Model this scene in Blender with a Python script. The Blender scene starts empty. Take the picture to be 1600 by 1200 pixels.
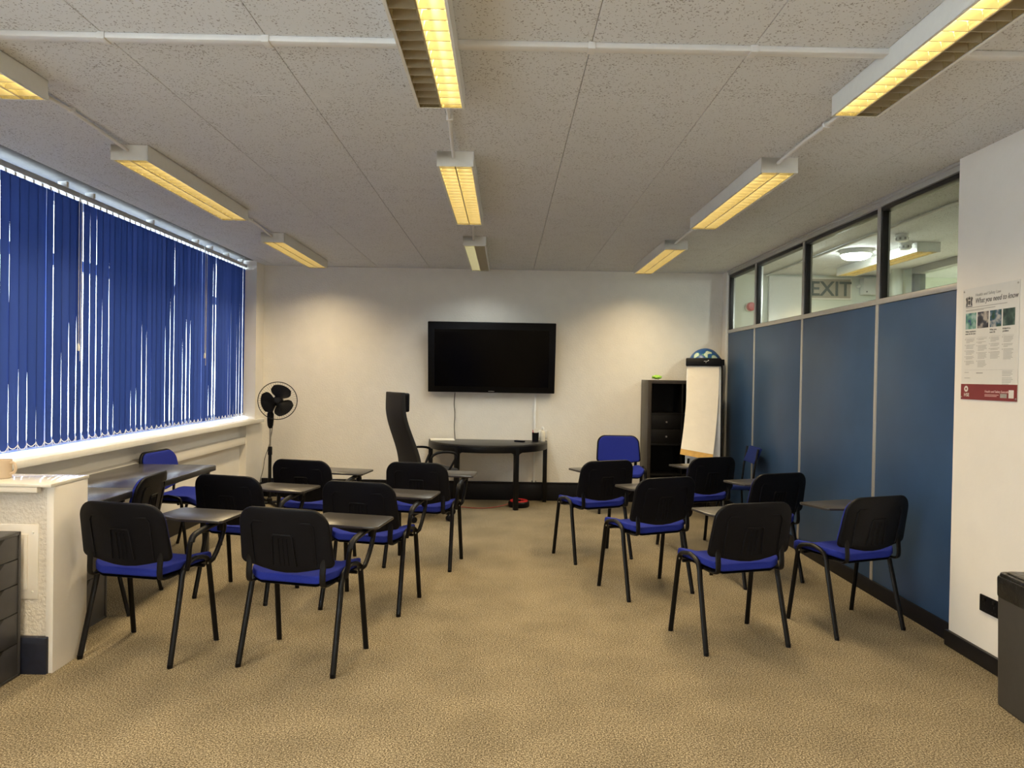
import bpy, bmesh, math, random
from mathutils import Vector, Matrix
random.seed(7)
S = bpy.context.scene
COL = S.collection

# ------------------------------------------------------------------ camera
F_PX, CAM_H, CEIL = 1109.0, 1.449, 2.683
def unit(v): return Vector(v).normalized()
_d = unit(((790.72-800)/F_PX, -(587.19-600)/F_PX, -1.0))      # world +Y seen in camera axes
_u = Vector((math.sin(.0168), math.cos(.0168), 0)); _u = (_u-_d*_u.dot(_d)).normalized()
_r = _d.cross(_u)
cam_data = bpy.data.cameras.new('camera'); cam = bpy.data.objects.new('camera', cam_data); COL.objects.link(cam)
m = Matrix.Identity(4)
for i in range(3):
    m[0][i], m[1][i], m[2][i] = _r[i], _d[i], _u[i]
m[2][3] = CAM_H
cam.matrix_world = m
cam_data.sensor_width = 36; cam_data.lens = F_PX/1600*36; cam_data.clip_start = .05
S.camera = cam
S.view_settings.view_transform = 'Standard'; S.view_settings.look = 'None'
S.view_settings.gamma = 1; S.view_settings.use_curve_mapping = False
S.view_settings.exposure = 0.0

# ------------------------------------------------------------------ daylight
W = bpy.data.worlds.new('overcast_sky'); S.world = W; W.use_nodes = True
bg = W.node_tree.nodes['Background']; bg.inputs[0].default_value = (.80, .90, 1.0, 1); bg.inputs[1].default_value = 13.0

LAMP_W = 26.0            # light of one ceiling luminaire
LAMP_COL = (1.0, .78, .46)

# ------------------------------------------------------------------ materials
MATS = {}
def nn(nt, kind, **kw):
    n = nt.nodes.new(kind)
    for k, v in kw.items(): setattr(n, k, v)
    return n
def base(name):
    ma = bpy.data.materials.new(name); ma.use_nodes = True; MATS[name] = ma
    nt = ma.node_tree; return ma, nt, nt.nodes['Principled BSDF']
def mat(name, col, rough=.5, metal=0.0, var=.08, scale=30.0, bump=0.0, bscale=None, spec=.5, coat=0.0):
    """principled surface whose colour varies a little with an object-space noise"""
    ma, nt, p = base(name)
    tc = nn(nt, 'ShaderNodeTexCoord'); nz = nn(nt, 'ShaderNodeTexNoise')
    nz.inputs['Scale'].default_value = scale; nz.inputs['Detail'].default_value = 4
    nt.links.new(tc.outputs['Object'], nz.inputs['Vector'])
    rp = nn(nt, 'ShaderNodeValToRGB')
    rp.color_ramp.elements[0].position = .3; rp.color_ramp.elements[1].position = .7
    rp.color_ramp.elements[0].color = tuple(c*(1-var) for c in col)+(1,)
    rp.color_ramp.elements[1].color = tuple(min(1, c*(1+var)) for c in col)+(1,)
    nt.links.new(nz.outputs['Fac'], rp.inputs['Fac']); nt.links.new(rp.outputs['Color'], p.inputs['Base Color'])
    p.inputs['Roughness'].default_value = rough; p.inputs['Metallic'].default_value = metal
    p.inputs['Specular IOR Level'].default_value = spec; p.inputs['Coat Weight'].default_value = coat
    if bump:
        b = nn(nt, 'ShaderNodeBump'); b.inputs['Strength'].default_value = bump; b.inputs['Distance'].default_value = .01
        n2 = nn(nt, 'ShaderNodeTexNoise'); n2.inputs['Scale'].default_value = bscale or scale; n2.inputs['Detail'].default_value = 3
        nt.links.new(tc.outputs['Object'], n2.inputs['Vector'])
        nt.links.new(n2.outputs['Fac'], b.inputs['Height']); nt.links.new(b.outputs['Normal'], p.inputs['Normal'])
    return ma
def emit(name, col, strength):
    ma, nt, p = base(name)
    p.inputs['Base Color'].default_value = col+(1,); p.inputs['Emission Color'].default_value = col+(1,)
    p.inputs['Emission Strength'].default_value = strength
    return ma
def glass(name, tint=(.96, .98, .97), gloss=1.0):
    ma = bpy.data.materials.new(name); ma.use_nodes = True; MATS[name] = ma
    nt = ma.node_tree; nt.nodes.remove(nt.nodes['Principled BSDF']); out = nt.nodes['Material Output']
    t = nn(nt, 'ShaderNodeBsdfTransparent'); t.inputs[0].default_value = tint+(1,)
    g = nn(nt, 'ShaderNodeBsdfGlossy'); g.inputs['Roughness'].default_value = .01
    lwt = nn(nt, 'ShaderNodeLayerWeight'); lwt.inputs[0].default_value = .5        # Schlick reflectance, same on both faces of the pane
    pw = nn(nt, 'ShaderNodeMath', operation='POWER'); pw.inputs[1].default_value = 5; nt.links.new(lwt.outputs['Facing'], pw.inputs[0])
    fr = nn(nt, 'ShaderNodeMath', operation='MULTIPLY_ADD'); fr.inputs[1].default_value = .96; fr.inputs[2].default_value = .04
    nt.links.new(pw.outputs[0], fr.inputs[0])
    mx = nn(nt, 'ShaderNodeMixShader')
    nt.links.new(fr.outputs[0], mx.inputs[0]); nt.links.new(t.outputs[0], mx.inputs[1]); nt.links.new(g.outputs[0], mx.inputs[2])
    nt.links.new(mx.outputs[0], out.inputs[0]); return ma

def mat_ceiling():
    ma, nt, p = base('fissured_tile')
    tc = nn(nt, 'ShaderNodeTexCoord')
    nz = nn(nt, 'ShaderNodeTexNoise'); nz.inputs['Scale'].default_value = 60; nz.inputs['Detail'].default_value = 2
    ad = nn(nt, 'ShaderNodeMixRGB', blend_type='ADD'); ad.inputs[0].default_value = .03
    geo = nn(nt, 'ShaderNodeNewGeometry')
    nt.links.new(geo.outputs['Position'], nz.inputs['Vector'])
    nt.links.new(geo.outputs['Position'], ad.inputs[1]); nt.links.new(nz.outputs['Color'], ad.inputs[2])
    vo = nn(nt, 'ShaderNodeTexVoronoi'); vo.inputs['Scale'].default_value = 80
    nt.links.new(ad.outputs[0], vo.inputs['Vector'])
    n2 = nn(nt, 'ShaderNodeTexNoise'); n2.inputs['Scale'].default_value = 7; n2.inputs['Detail'].default_value = 5
    nt.links.new(geo.outputs['Position'], n2.inputs['Vector'])
    mth = nn(nt, 'ShaderNodeMath', operation='MULTIPLY_ADD'); mth.inputs[1].default_value = .36; mth.inputs[2].default_value = .085
    nt.links.new(n2.outputs['Fac'], mth.inputs[0])
    lt = nn(nt, 'ShaderNodeMath', operation='LESS_THAN')
    nt.links.new(vo.outputs['Distance'], lt.inputs[0]); nt.links.new(mth.outputs[0], lt.inputs[1])
    mx = nn(nt, 'ShaderNodeMixRGB'); mx.inputs[1].default_value = (.68, .69, .71, 1); mx.inputs[2].default_value = (.36, .35, .35, 1)
    nt.links.new(lt.outputs[0], mx.inputs[0]); nt.links.new(mx.outputs[0], p.inputs['Base Color'])
    p.inputs['Roughness'].default_value = .9; p.inputs['Specular IOR Level'].default_value = .15
    return ma
def mat_carpet():
    ma, nt, p = base('flecked_carpet')
    geo = nn(nt, 'ShaderNodeNewGeometry')
    n1 = nn(nt, 'ShaderNodeTexNoise'); n1.inputs['Scale'].default_value = 150; n1.inputs['Detail'].default_value = 3; n1.inputs['Roughness'].default_value = .8
    n2 = nn(nt, 'ShaderNodeTexNoise'); n2.inputs['Scale'].default_value = 3.0; n2.inputs['Detail'].default_value = 5
    for n in (n1, n2): nt.links.new(geo.outputs['Position'], n.inputs['Vector'])
    rp = nn(nt, 'ShaderNodeValToRGB'); e = rp.color_ramp.elements
    e[0].position = .38; e[0].color = (.055, .042, .026, 1); e[1].position = .63; e[1].color = (.54, .47, .34, 1)
    c = e.new(.5); c.color = (.20, .163, .108, 1)
    nt.links.new(n1.outputs['Fac'], rp.inputs['Fac'])
    r2 = nn(nt, 'ShaderNodeValToRGB'); r2.color_ramp.elements[0].color = (.80, .80, .80, 1); r2.color_ramp.elements[1].color = (1, 1, 1, 1)
    r2.color_ramp.elements[0].position = .35; r2.color_ramp.elements[1].position = .65
    nt.links.new(n2.outputs['Fac'], r2.inputs['Fac'])
    mx = nn(nt, 'ShaderNodeMixRGB', blend_type='MULTIPLY'); mx.inputs[0].default_value = 1
    nt.links.new(rp.outputs[0], mx.inputs[1]); nt.links.new(r2.outputs[0], mx.inputs[2]); nt.links.new(mx.outputs[0], p.inputs['Base Color'])
    b = nn(nt, 'ShaderNodeBump'); b.inputs['Strength'].default_value = .3; b.inputs['Distance'].default_value = .003
    nt.links.new(n1.outputs['Fac'], b.inputs['Height']); nt.links.new(b.outputs['Normal'], p.inputs['Normal'])
    p.inputs['Roughness'].default_value = .95; p.inputs['Specular IOR Level'].default_value = .1
    return ma
def mat_slat():
    ma = bpy.data.materials.new('blind_fabric'); ma.use_nodes = True; MATS['slat'] = ma
    nt = ma.node_tree; nt.nodes.remove(nt.nodes['Principled BSDF']); out = nt.nodes['Material Output']
    oi = nn(nt, 'ShaderNodeObjectInfo')
    rp = nn(nt, 'ShaderNodeValToRGB'); rp.color_ramp.elements[0].color = (.024, .045, .17, 1); rp.color_ramp.elements[1].color = (.036, .062, .22, 1)
    nt.links.new(oi.outputs['Random'], rp.inputs[0])
    d = nn(nt, 'ShaderNodeBsdfDiffuse'); t = nn(nt, 'ShaderNodeBsdfTranslucent'); mx = nn(nt, 'ShaderNodeMixShader'); mx.inputs[0].default_value = .075
    for s in (d, t): nt.links.new(rp.outputs[0], s.inputs[0])
    nt.links.new(d.outputs[0], mx.inputs[1]); nt.links.new(t.outputs[0], mx.inputs[2]); nt.links.new(mx.outputs[0], out.inputs[0])
    return ma
def mat_wood(name, c0, c1, rough, sc=(1, 1, 1)):
    ma, nt, p = base(name)
    tc = nn(nt, 'ShaderNodeTexCoord'); mp = nn(nt, 'ShaderNodeMapping'); mp.inputs['Scale'].default_value = sc
    nz = nn(nt, 'ShaderNodeTexNoise'); nz.inputs['Scale'].default_value = 6; nz.inputs['Detail'].default_value = 6
    nt.links.new(tc.outputs['Object'], mp.inputs[0]); nt.links.new(mp.outputs[0], nz.inputs['Vector'])
    rp = nn(nt, 'ShaderNodeValToRGB'); rp.color_ramp.elements[0].color = c0+(1,); rp.color_ramp.elements[1].color = c1+(1,)
    rp.color_ramp.elements[0].position = .35; rp.color_ramp.elements[1].position = .65
    nt.links.new(nz.outputs['Fac'], rp.inputs[0]); nt.links.new(rp.outputs[0], p.inputs['Base Color']); p.inputs['Roughness'].default_value = rough
    return ma
def mat_flowers():
    ma, nt, p = base('flowered_vinyl')
    tc = nn(nt, 'ShaderNodeTexCoord')
    vo = nn(nt, 'ShaderNodeTexVoronoi'); vo.inputs['Scale'].default_value = 9
    nz = nn(nt, 'ShaderNodeTexNoise'); nz.inputs['Scale'].default_value = 22
    ad = nn(nt, 'ShaderNodeMixRGB', blend_type='ADD'); ad.inputs[0].default_value = .06
    nt.links.new(tc.outputs['Object'], nz.inputs['Vector']); nt.links.new(tc.outputs['Object'], ad.inputs[1]); nt.links.new(nz.outputs['Color'], ad.inputs[2])
    nt.links.new(ad.outputs[0], vo.inputs['Vector'])
    rp = nn(nt, 'ShaderNodeValToRGB'); rp.color_ramp.interpolation = 'CONSTANT'; e = rp.color_ramp.elements
    e[0].position = 0; e[0].color = (.75, .70, .25, 1); e[1].position = .10; e[1].color = (.60, .72, .62, 1)
    a = e.new(.36); a.color = (.10, .32, .22, 1); b = e.new(.42); b.color = (.015, .09, .33, 1)
    nt.links.new(vo.outputs['Distance'], rp.inputs[0]); nt.links.new(rp.outputs[0], p.inputs['Base Color']); p.inputs['Roughness'].default_value = .35
    return ma
def mat_picture(name, cols, seed):
    ma, nt, p = base(name)
    tc = nn(nt, 'ShaderNodeTexCoord'); nz = nn(nt, 'ShaderNodeTexNoise'); nz.inputs['Scale'].default_value = 22; nz.inputs['Detail'].default_value = 3
    mp = nn(nt, 'ShaderNodeMapping'); mp.inputs['Location'].default_value = (seed, seed*2, seed*3)
    nt.links.new(tc.outputs['Object'], mp.inputs[0]); nt.links.new(mp.outputs[0], nz.inputs['Vector'])
    rp = nn(nt, 'ShaderNodeValToRGB'); e = rp.color_ramp.elements
    e[0].position = .36; e[0].color = cols[0]+(1,); e[1].position = .64; e[1].color = cols[2]+(1,)
    c = e.new(.5); c.color = cols[1]+(1,)
    nt.links.new(nz.outputs['Fac'], rp.inputs[0]); nt.links.new(rp.outputs[0], p.inputs['Base Color']); p.inputs['Roughness'].default_value = .5
    return ma

M_CEIL = mat_ceiling(); M_CARPET = mat_carpet(); M_SLAT = mat_slat()
M_WALL = mat('painted_wallpaper', (.82, .79, .73), .75, var=.02, scale=8, bump=.35, bscale=70, spec=.25)
M_PLAIN = mat('painted_plaster', (.83, .80, .755), .7, var=.02, scale=5, bump=.06, bscale=40, spec=.25)
M_ROUGHC = mat('rough_plaster', (.76, .72, .66), .8, var=.03, scale=20, bump=.7, bscale=60, spec=.2)
M_WHITE = mat('white_gloss_paint', (.82, .82, .80), .35, var=.02)
M_SILL = mat('white_sill_paint', (.84, .84, .83), .45, var=.02)
M_BASE = mat('black_skirting', (.007, .007, .010), .42, var=.2, spec=.25)
M_BASEB = mat('navy_skirting', (.012, .016, .035), .35, var=.2)
M_PANEL = mat('blue_panel', (.034, .076, .165), .42, var=.10, scale=2.5, spec=.4)
M_ALU = mat('silver_aluminium', (.55, .55, .55), .4, .6, var=.03)
M_GASKET = mat('black_gasket', (.01, .01, .012), .45, var=.2)
M_CORR = mat('pale_green_paint', (.74, .78, .70), .7, var=.02)
M_CREAM = mat('cream_paint', (.86, .83, .75), .7, var=.02)
M_PINK = mat('pink_panel', (.55, .36, .40), .7, var=.04)
M_HOUSING = mat('luminaire_enamel', (.72, .72, .69), .4, var=.02)
M_REFL = mat('gold_tinted_reflector', (.88, .82, .62), .22, .9, var=.05)
M_BLADE = mat('louvre_blade', (.58, .50, .35), .34, .75, var=.05)
M_CONDUIT = mat('white_conduit', (.72, .71, .70), .4, var=.02)
M_TUBE = emit('lit_tube', (1.0, .90, .50), 5.0)
M_TUBEW = emit('lit_cool_tube', (.85, 1.0, .98), 4.0)
M_TUBEOFF = mat('unlit_tube', (.55, .52, .48), .3)
M_PLAST = mat('black_plastic', (.0040, .0044, .0070), .42, var=.15, scale=200, bump=.08, bscale=400, spec=.17)
M_STEEL = mat('black_powder_coat', (.004, .004, .005), .36, var=.15, scale=100, spec=.25)
M_BLUE = mat('royal_blue_fabric', (.018, .030, .27), .85, var=.18, scale=350, bump=.15, bscale=500, spec=.15)
M_TABLET = mat('dark_tablet_laminate', (.042, .039, .037), .28, var=.12, scale=60, spec=.6)
M_CHROME = mat('bolt_steel', (.5, .48, .44), .3, .9)
M_DESK = mat_wood('dark_grey_woodgrain', (.035, .033, .036), (.085, .080, .080), .20, (1.5, .12, 1))
for _n in M_DESK.node_tree.nodes:
    if _n.type == 'BSDF_PRINCIPLED': _n.inputs['IOR'].default_value = 2.0; _n.inputs['Roughness'].default_value = .24
M_DESKEDGE = mat('black_desk_edge', (.013, .013, .015), .4)
M_NAVY = mat('navy_fabric', (.010, .022, .13), .85, var=.15, scale=300, spec=.15)
M_GREY = mat('charcoal_lacquer', (.055, .055, .062), .38, var=.06)
M_SLOT = mat('dark_slot', (.01, .01, .011), .5)
M_TOPW = mat('white_laminate', (.80, .78, .72), .10, var=.02, coat=.4)
M_TV = mat('tv_bezel', (.004, .004, .005), .35, var=.1, spec=.15)
M_SCREEN = mat('tv_glass', (.0015, .0015, .002), .18, var=.1, spec=.12)
M_TABLE = mat('dark_grey_tabletop', (.035, .034, .033), .4, var=.15, scale=40)
M_MESH = mat('black_mesh_fabric', (.008, .008, .010), .8, var=.3, scale=300, bump=.2, bscale=600)
M_BOOK = mat('black_brown_veneer', (.004, .0035, .0035), .45, var=.2, scale=15, spec=.2)
M_BOOKS = mat('dark_brown_side', (.035, .029, .024), .4, var=.15, scale=15, spec=.35)
M_PAPER = mat('flipchart_paper', (.82, .78, .70), .85, var=.02, bump=.25, bscale=14, scale=12)
M_PAPERB = mat('drilled_wood_strip', (.60, .36, .10), .6, var=.12, scale=25)
M_BOARD = mat('whiteboard', (.74, .78, .83), .25, var=.02)
M_FLOW = mat_flowers()
M_LIME = mat('lime_green', (.35, .65, .08), .6, var=.2)
M_MUG = mat('cream_ceramic', (.62, .50, .38), .25, var=.03)
M_LINER = mat('black_bin_liner', (.016, .016, .016), .30, var=.3, scale=12, bump=.6, bscale=25)
M_BIN = mat('grey_bin_plastic', (.050, .046, .042), .45, var=.06)
M_POSTER = mat('poster_card', (.74, .73, .70), .35, var=.015)
M_RED = mat('maroon_print', (.22, .035, .040), .35, var=.03)
M_INK = mat('grey_ink', (.10, .10, .11), .6)
M_INKL = mat('light_ink', (.36, .35, .34), .6)
M_PINKINK = mat('pale_pink_ink', (.75, .50, .50), .5)
M_SIGN = mat('sign_face', (.42, .37, .30), .5, var=.05)
M_SIGNT = mat('sign_letters', (.07, .10, .10), .5)
M_REDP = mat('red_plastic', (.55, .02, .025), .35)
M_CABLE = mat('black_cable', (.010, .010, .010), .5)
M_REDC = mat('red_cable', (.28, .03, .025), .5)
M_CHAIN = mat('white_bead_chain', (.75, .75, .76), .4)
M_GLASS = glass('partition_glass', (.93, .96, .93)); M_WGLASS = glass('window_glass')
M_BULK = emit('bulkhead_diffuser', (.95, 1.0, .95), 130.0)
M_BOTTLE = mat('white_bottle', (.75, .70, .60), .35)
M_OUTB = mat('outside_brick', (.30, .17, .12), .9, var=.25, scale=3)

# ------------------------------------------------------------------ mesh building
class MB:
    def __init__(s): s.v = []; s.f = []
    def box(s, x0, x1, y0, y1, z0, z1):
        b = len(s.v)
        s.v += [(x0,y0,z0),(x1,y0,z0),(x1,y1,z0),(x0,y1,z0),(x0,y0,z1),(x1,y0,z1),(x1,y1,z1),(x0,y1,z1)]
        s.f += [tuple(b+i for i in q) for q in ((0,3,2,1),(4,5,6,7),(0,1,5,4),(1,2,6,5),(2,3,7,6),(3,0,4,7))]
        return s
    def prism(s, poly, a, b, axis='z'):
        """extrude an outline from a to b; axis z: (x,y), axis y: (x,z), axis x: (y,z)"""
        k = len(s.v); n = len(poly)
        for t in (a, b):
            for p, q in poly:
                s.v.append((p, q, t) if axis == 'z' else (p, t, q) if axis == 'y' else (t, p, q))
        s.f.append(tuple(k+i for i in range(n))[::-1]); s.f.append(tuple(k+n+i for i in range(n)))
        for i in range(n):
            j = (i+1) % n; s.f.append((k+i, k+j, k+n+j, k+n+i))
        return s
    def tube(s, path, r, n=8, r2=None, closed=False, up=(0, 0, 1)):
        """sweep an ellipse (r along side, r2 along normal) along points"""
        P = [Vector(p) for p in path]; k = len(s.v); L = len(P); prev = None
        for i, p in enumerate(P):
            if closed: t = P[(i+1) % L]-P[i-1]
            else: t = P[min(i+1, L-1)]-P[max(i-1, 0)]
            t.normalize()
            if prev is None:
                a = Vector(up)
                if abs(a.dot(t)) > .95: a = Vector((0, 1, 0)) if abs(t.y) < .9 else Vector((1, 0, 0))
                nrm = (a-t*a.dot(t)).normalized()
            else:
                nrm = (prev-t*prev.dot(t)).normalized()
            prev = nrm; sd = t.cross(nrm)
            rr = r[i] if isinstance(r, (list, tuple)) else r; r_2 = rr if r2 is None else r2
            for j in range(n):
                an = 2*math.pi*j/n
                s.v.append(tuple(p+sd*(rr*math.cos(an))+nrm*(r_2*math.sin(an))))
        for i in range(L if closed else L-1):
            i2 = (i+1) % L
            for j in range(n):
                j2 = (j+1) % n
                s.f.append((k+i*n+j, k+i*n+j2, k+i2*n+j2, k+i2*n+j))
        if not closed:
            s.f.append(tuple(k+j for j in range(n))[::-1]); s.f.append(tuple(k+(L-1)*n+j for j in range(n)))
        return s
    def lathe(s, prof, c=(0, 0, 0), n=24, axis='z'):
        k = len(s.v); cx, cy, cz = c
        for r, h in prof:
            for j in range(n):
                a = 2*math.pi*j/n; u, w = r*math.cos(a), r*math.sin(a)
                s.v.append((cx+u, cy+w, cz+h) if axis == 'z' else (cx+u, cy+h, cz+w) if axis == 'y' else (cx+h, cy+u, cz+w))
        for i in range(len(prof)-1):
            for j in range(n):
                j2 = (j+1) % n; s.f.append((k+i*n+j, k+i*n+j2, k+(i+1)*n+j2, k+(i+1)*n+j))
        if prof[0][0] > 1e-6: s.f.append(tuple(k+j for j in range(n))[::-1])
        if prof[-1][0] > 1e-6: s.f.append(tuple(k+(len(prof)-1)*n+j for j in range(n)))
        return s
    def sheet(s, fn, nu, nv, th):
        """thick surface: fn(u,v)->(point, normal) for u,v in 0..1"""
        k = len(s.v); N = (nu+1)*(nv+1)
        for side in (0, 1):
            for i in range(nu+1):
                for j in range(nv+1):
                    p, n = fn(i/nu, j/nv); s.v.append(tuple(Vector(p)+Vector(n)*(th*(side-.5))))
        ix = lambda sd, i, j: k+sd*N+i*(nv+1)+j
        for i in range(nu):
            for j in range(nv):
                s.f.append((ix(1,i,j), ix(1,i+1,j), ix(1,i+1,j+1), ix(1,i,j+1)))
                s.f.append((ix(0,i,j), ix(0,i,j+1), ix(0,i+1,j+1), ix(0,i+1,j)))
        for i in range(nu):
            s.f.append((ix(0,i,0), ix(0,i+1,0), ix(1,i+1,0), ix(1,i,0))); s.f.append((ix(0,i,nv), ix(1,i,nv), ix(1,i+1,nv), ix(0,i+1,nv)))
        for j in range(nv):
            s.f.append((ix(0,0,j), ix(1,0,j), ix(1,0,j+1), ix(0,0,j+1))); s.f.append((ix(0,nu,j), ix(0,nu,j+1), ix(1,nu,j+1), ix(1,nu,j)))
        return s
    def surface(s, fn, nu, nv):
        k = len(s.v)
        for i in range(nu+1):
            for j in range(nv+1): s.v.append(tuple(fn(i/nu, j/nv)[0]))
        for i in range(nu):
            for j in range(nv):
                a = k+i*(nv+1)+j; s.f.append((a, a+nv+1, a+nv+2, a+1))
        return s
    def mesh(s, name, ma, bevel=0, seg=2, smooth=True):
        me = bpy.data.meshes.new(name); me.from_pydata(s.v, [], s.f)
        bm = bmesh.new(); bm.from_mesh(me)
        bmesh.ops.remove_doubles(bm, verts=bm.verts, dist=1e-6)
        if bevel:
            ed = [e for e in bm.edges if len(e.link_faces) == 2 and e.calc_face_angle(0) > .6]
            bmesh.ops.bevel(bm, geom=ed, offset=bevel, offset_type='OFFSET', segments=seg, profile=.5, affect='EDGES', clamp_overlap=True)
        bmesh.ops.recalc_face_normals(bm, faces=bm.faces)
        bm.to_mesh(me); bm.free()
        me.materials.append(ma)
        if smooth:
            me.shade_smooth(); me.set_sharp_from_angle(angle=math.radians(35))
        return me
    def build(s, name, ma, parent=None, bevel=0, seg=2, smooth=True, loc=None):
        return link(name, s.mesh(name, ma, bevel, seg, smooth), parent, loc)
def link(name, me, parent=None, loc=None, rot=None):
    o = bpy.data.objects.new(name, me); COL.objects.link(o)
    if parent: o.parent = parent
    if loc: o.location = loc
    if rot: o.rotation_euler = rot
    return o
def tag(o, label, cat, group=None):
    o['label'] = label; o['category'] = cat
    if group: o['group'] = group
    return o
def thing(name, label, cat, loc=(0, 0, 0), rz=0, group=None):
    o = bpy.data.objects.new(name, None); COL.objects.link(o); o.empty_display_size = .1
    o.location = loc; o.rotation_euler = (0, 0, rz)
    return tag(o, label, cat, group)
def struct(o): o['kind'] = 'structure'; return o
def copy_tree(o, parent=None):
    c = o.copy(); COL.objects.link(c); c.parent = parent
    for ch in list(o.children): copy_tree(ch, c)
    return c
def rrect(x0, x1, y0, y1, r, n=5):
    out = []
    for cx, cy, a0 in ((x1-r, y1-r, 0), (x0+r, y1-r, 90), (x0+r, y0+r, 180), (x1-r, y0+r, 270)):
        for i in range(n+1):
            a = math.radians(a0+90*i/n); out.append((cx+r*math.cos(a), cy+r*math.sin(a)))
    return out
def smooth_path(pts, it=3):
    P = [Vector(p) for p in pts]
    for _ in range(it):
        Q = [P[0]]
        for a, b in zip(P, P[1:]): Q += [a*.75+b*.25, a*.25+b*.75]
        Q.append(P[-1]); P = Q
    return P
def text_mesh(name, body, size, ma, parent, loc, rot, shear=0.0, align='LEFT', scale=(1, 1, 1), bold=0.0):
    cu = bpy.data.curves.new(name, 'FONT'); cu.body = body; cu.size = size; cu.shear = shear; cu.align_x = align; cu.extrude = .0004; cu.offset = bold
    tmp = bpy.data.objects.new(name, cu); COL.objects.link(tmp)
    bpy.context.view_layer.update()
    me = bpy.data.meshes.new_from_object(tmp.evaluated_get(bpy.context.evaluated_depsgraph_get()))
    bpy.data.objects.remove(tmp); bpy.data.curves.remove(cu)
    me.materials.clear(); me.materials.append(ma); me.name = name
    o = link(name, me, parent, loc, rot); o.scale = scale; return o

# ------------------------------------------------------------------ the room
XL, XR, YB, YN = -2.826, 2.513, 8.276, -2.2
XW = -2.90                      # plane of the wall below the window
WIN0, WIN1, SILL_Z = 2.2, 8.03, .915
struct(MB().box(-3.25, 7.6, YN-.1, YB+.15, -.12, 0).build('floor', M_CARPET, smooth=False))
wb = struct(MB().box(-3.25, XR+.05, YB, YB+.15, 0, CEIL+.1).build('wall_back', M_WALL, smooth=False))
struct(MB().box(-3.25, 7.6, YN-.15, YN, 0, CEIL+.1).build('wall_front', M_PLAIN, smooth=False))
# left wall: dado below the sill, pier at the far corner, head above the window
wl = struct(MB().box(-3.25, XW, YN, YB, 0, SILL_Z-.03).box(-3.25, XW-.08, YN, -1.9, SILL_Z-.03, CEIL+.1).box(-3.25, XW-.08, .9, WIN0, SILL_Z-.03, CEIL+.1)
            .box(-3.25, -3.08, -1.9, .9, 2.655, CEIL+.1)            .box(-3.25, -3.08, WIN0, WIN1, 2.655, CEIL+.1).build('wall_left', M_PLAIN, smooth=False))
MB().box(-3.25, XL, 7.77, YB, 0, SILL_Z-.03).box(-3.25, XL, WIN1, YB, SILL_Z-.03, CEIL+.02).build('pier', M_PLAIN, wl, smooth=False)
MB().box(XW, -2.835, YN, 7.77, .655, .735).build('boxing_ledge', M_PLAIN, wl, .004)
MB().prism([(-3.2, SILL_Z-.03), (-2.80, SILL_Z-.03), (-2.80, SILL_Z-.045), (-2.775, SILL_Z-.045), (-2.775, SILL_Z), (-3.2, SILL_Z)], WIN0-.05, 8.2, 'y').build('window_sill', M_SILL, wl, .004)
# window frame and panes
wf = MB()
for a, b in ((2.66, 2.60), (SILL_Z, SILL_Z+.06)): wf.box(-3.20, -3.13, WIN0, WIN1, min(a, b), max(a, b))
wf.box(-3.20, -3.13, WIN0, WIN1, 2.16, 2.24)
MUL = [2.2, 3.40, 4.80, 6.25, 7.25, 7.97]
for y in MUL: wf.box(-3.20, -3.12, y, y+.07, SILL_Z, 2.66)
w1 = struct(wf.build('window_1', M_WHITE))
for a, b in zip(MUL, MUL[1:]):
    for z0, z1 in ((SILL_Z+.06, 2.16), (2.24, 2.60)):
        MB().box(-3.166, -3.160, a+.07, b, z0, z1).build('pane', M_WGLASS, w1, smooth=False)
wf = MB()  # unseen window added near the viewer, its daylight brightens ceiling and right wall
for a, b in ((2.60, 2.66), (SILL_Z-.03, SILL_Z+.06), (2.16, 2.24)): wf.box(-3.20, -3.13, -1.9, .9, a, b)
MUL2 = [-1.9, -.50, .83]
for y in MUL2: wf.box(-3.20, -3.12, y, y+.07, SILL_Z, 2.66)
w2 = struct(wf.build('window_added', M_WHITE))
for a, b in zip(MUL2, MUL2[1:]):
    for z0, z1 in ((SILL_Z+.06, 2.16), (2.24, 2.60)):
        MB().box(-3.166, -3.160, a+.07, b, z0, z1).build('pane', M_WGLASS, w2, smooth=False)
# low wall and skirtings
lw = struct(MB().box(-2.96, -2.136, 3.385, 3.64, 0, .885).build('wall_low', M_ROUGHC, smooth=False))
MB().box(-2.165, -2.130, 3.372, 3.645, 0, .888).build('corner_board', M_PLAIN, lw, .003)
MB().box(-2.96, -2.126, 3.345, 3.65, .888, .905).build('worktop', M_TOPW, lw, .003)
MB().box(-2.96, -2.195, 3.348, 3.378, .862, .888).build('edge_batten', M_PLAIN, lw, .003)
struct(MB().box(-2.96, -2.150, 3.355, 3.386, 0, .175).build('baseboard_low', M_BASEB, bevel=.004))
struct(MB().box(-2.82, XR, YB-.022, YB, 0, .205).box(-2.82, XR, YB-.026, YB, .19, .215).build('baseboard_back', M_BASE, bevel=.003))
struct(MB().box(XW, XW+.02, 3.66, 7.77, 0, .17).box(XL, XL+.02, 7.77, YB-.03, 0, .17).build('baseboard_left', M_BASE, bevel=.003))
# access plate on the low wall
ap = thing('access_panel', 'cream access plate screwed to the low wall beside the drawers', 'access panel', (-2.40, 3.385, .35))
MB().box(-.20, .193, -.006, 0, 0, .355).build('plate', M_PLAIN, ap, .002)
MB().box(-.20, .145, -.014, -.006, .045, .310).build('door', M_PLAIN, ap, .002)
for z in (.035, .318): MB().lathe([(.006, 0), (.004, -.004), (0, -.005)], (.168, -.006, z), 10, 'y').build('screw', M_WHITE, ap)
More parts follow.
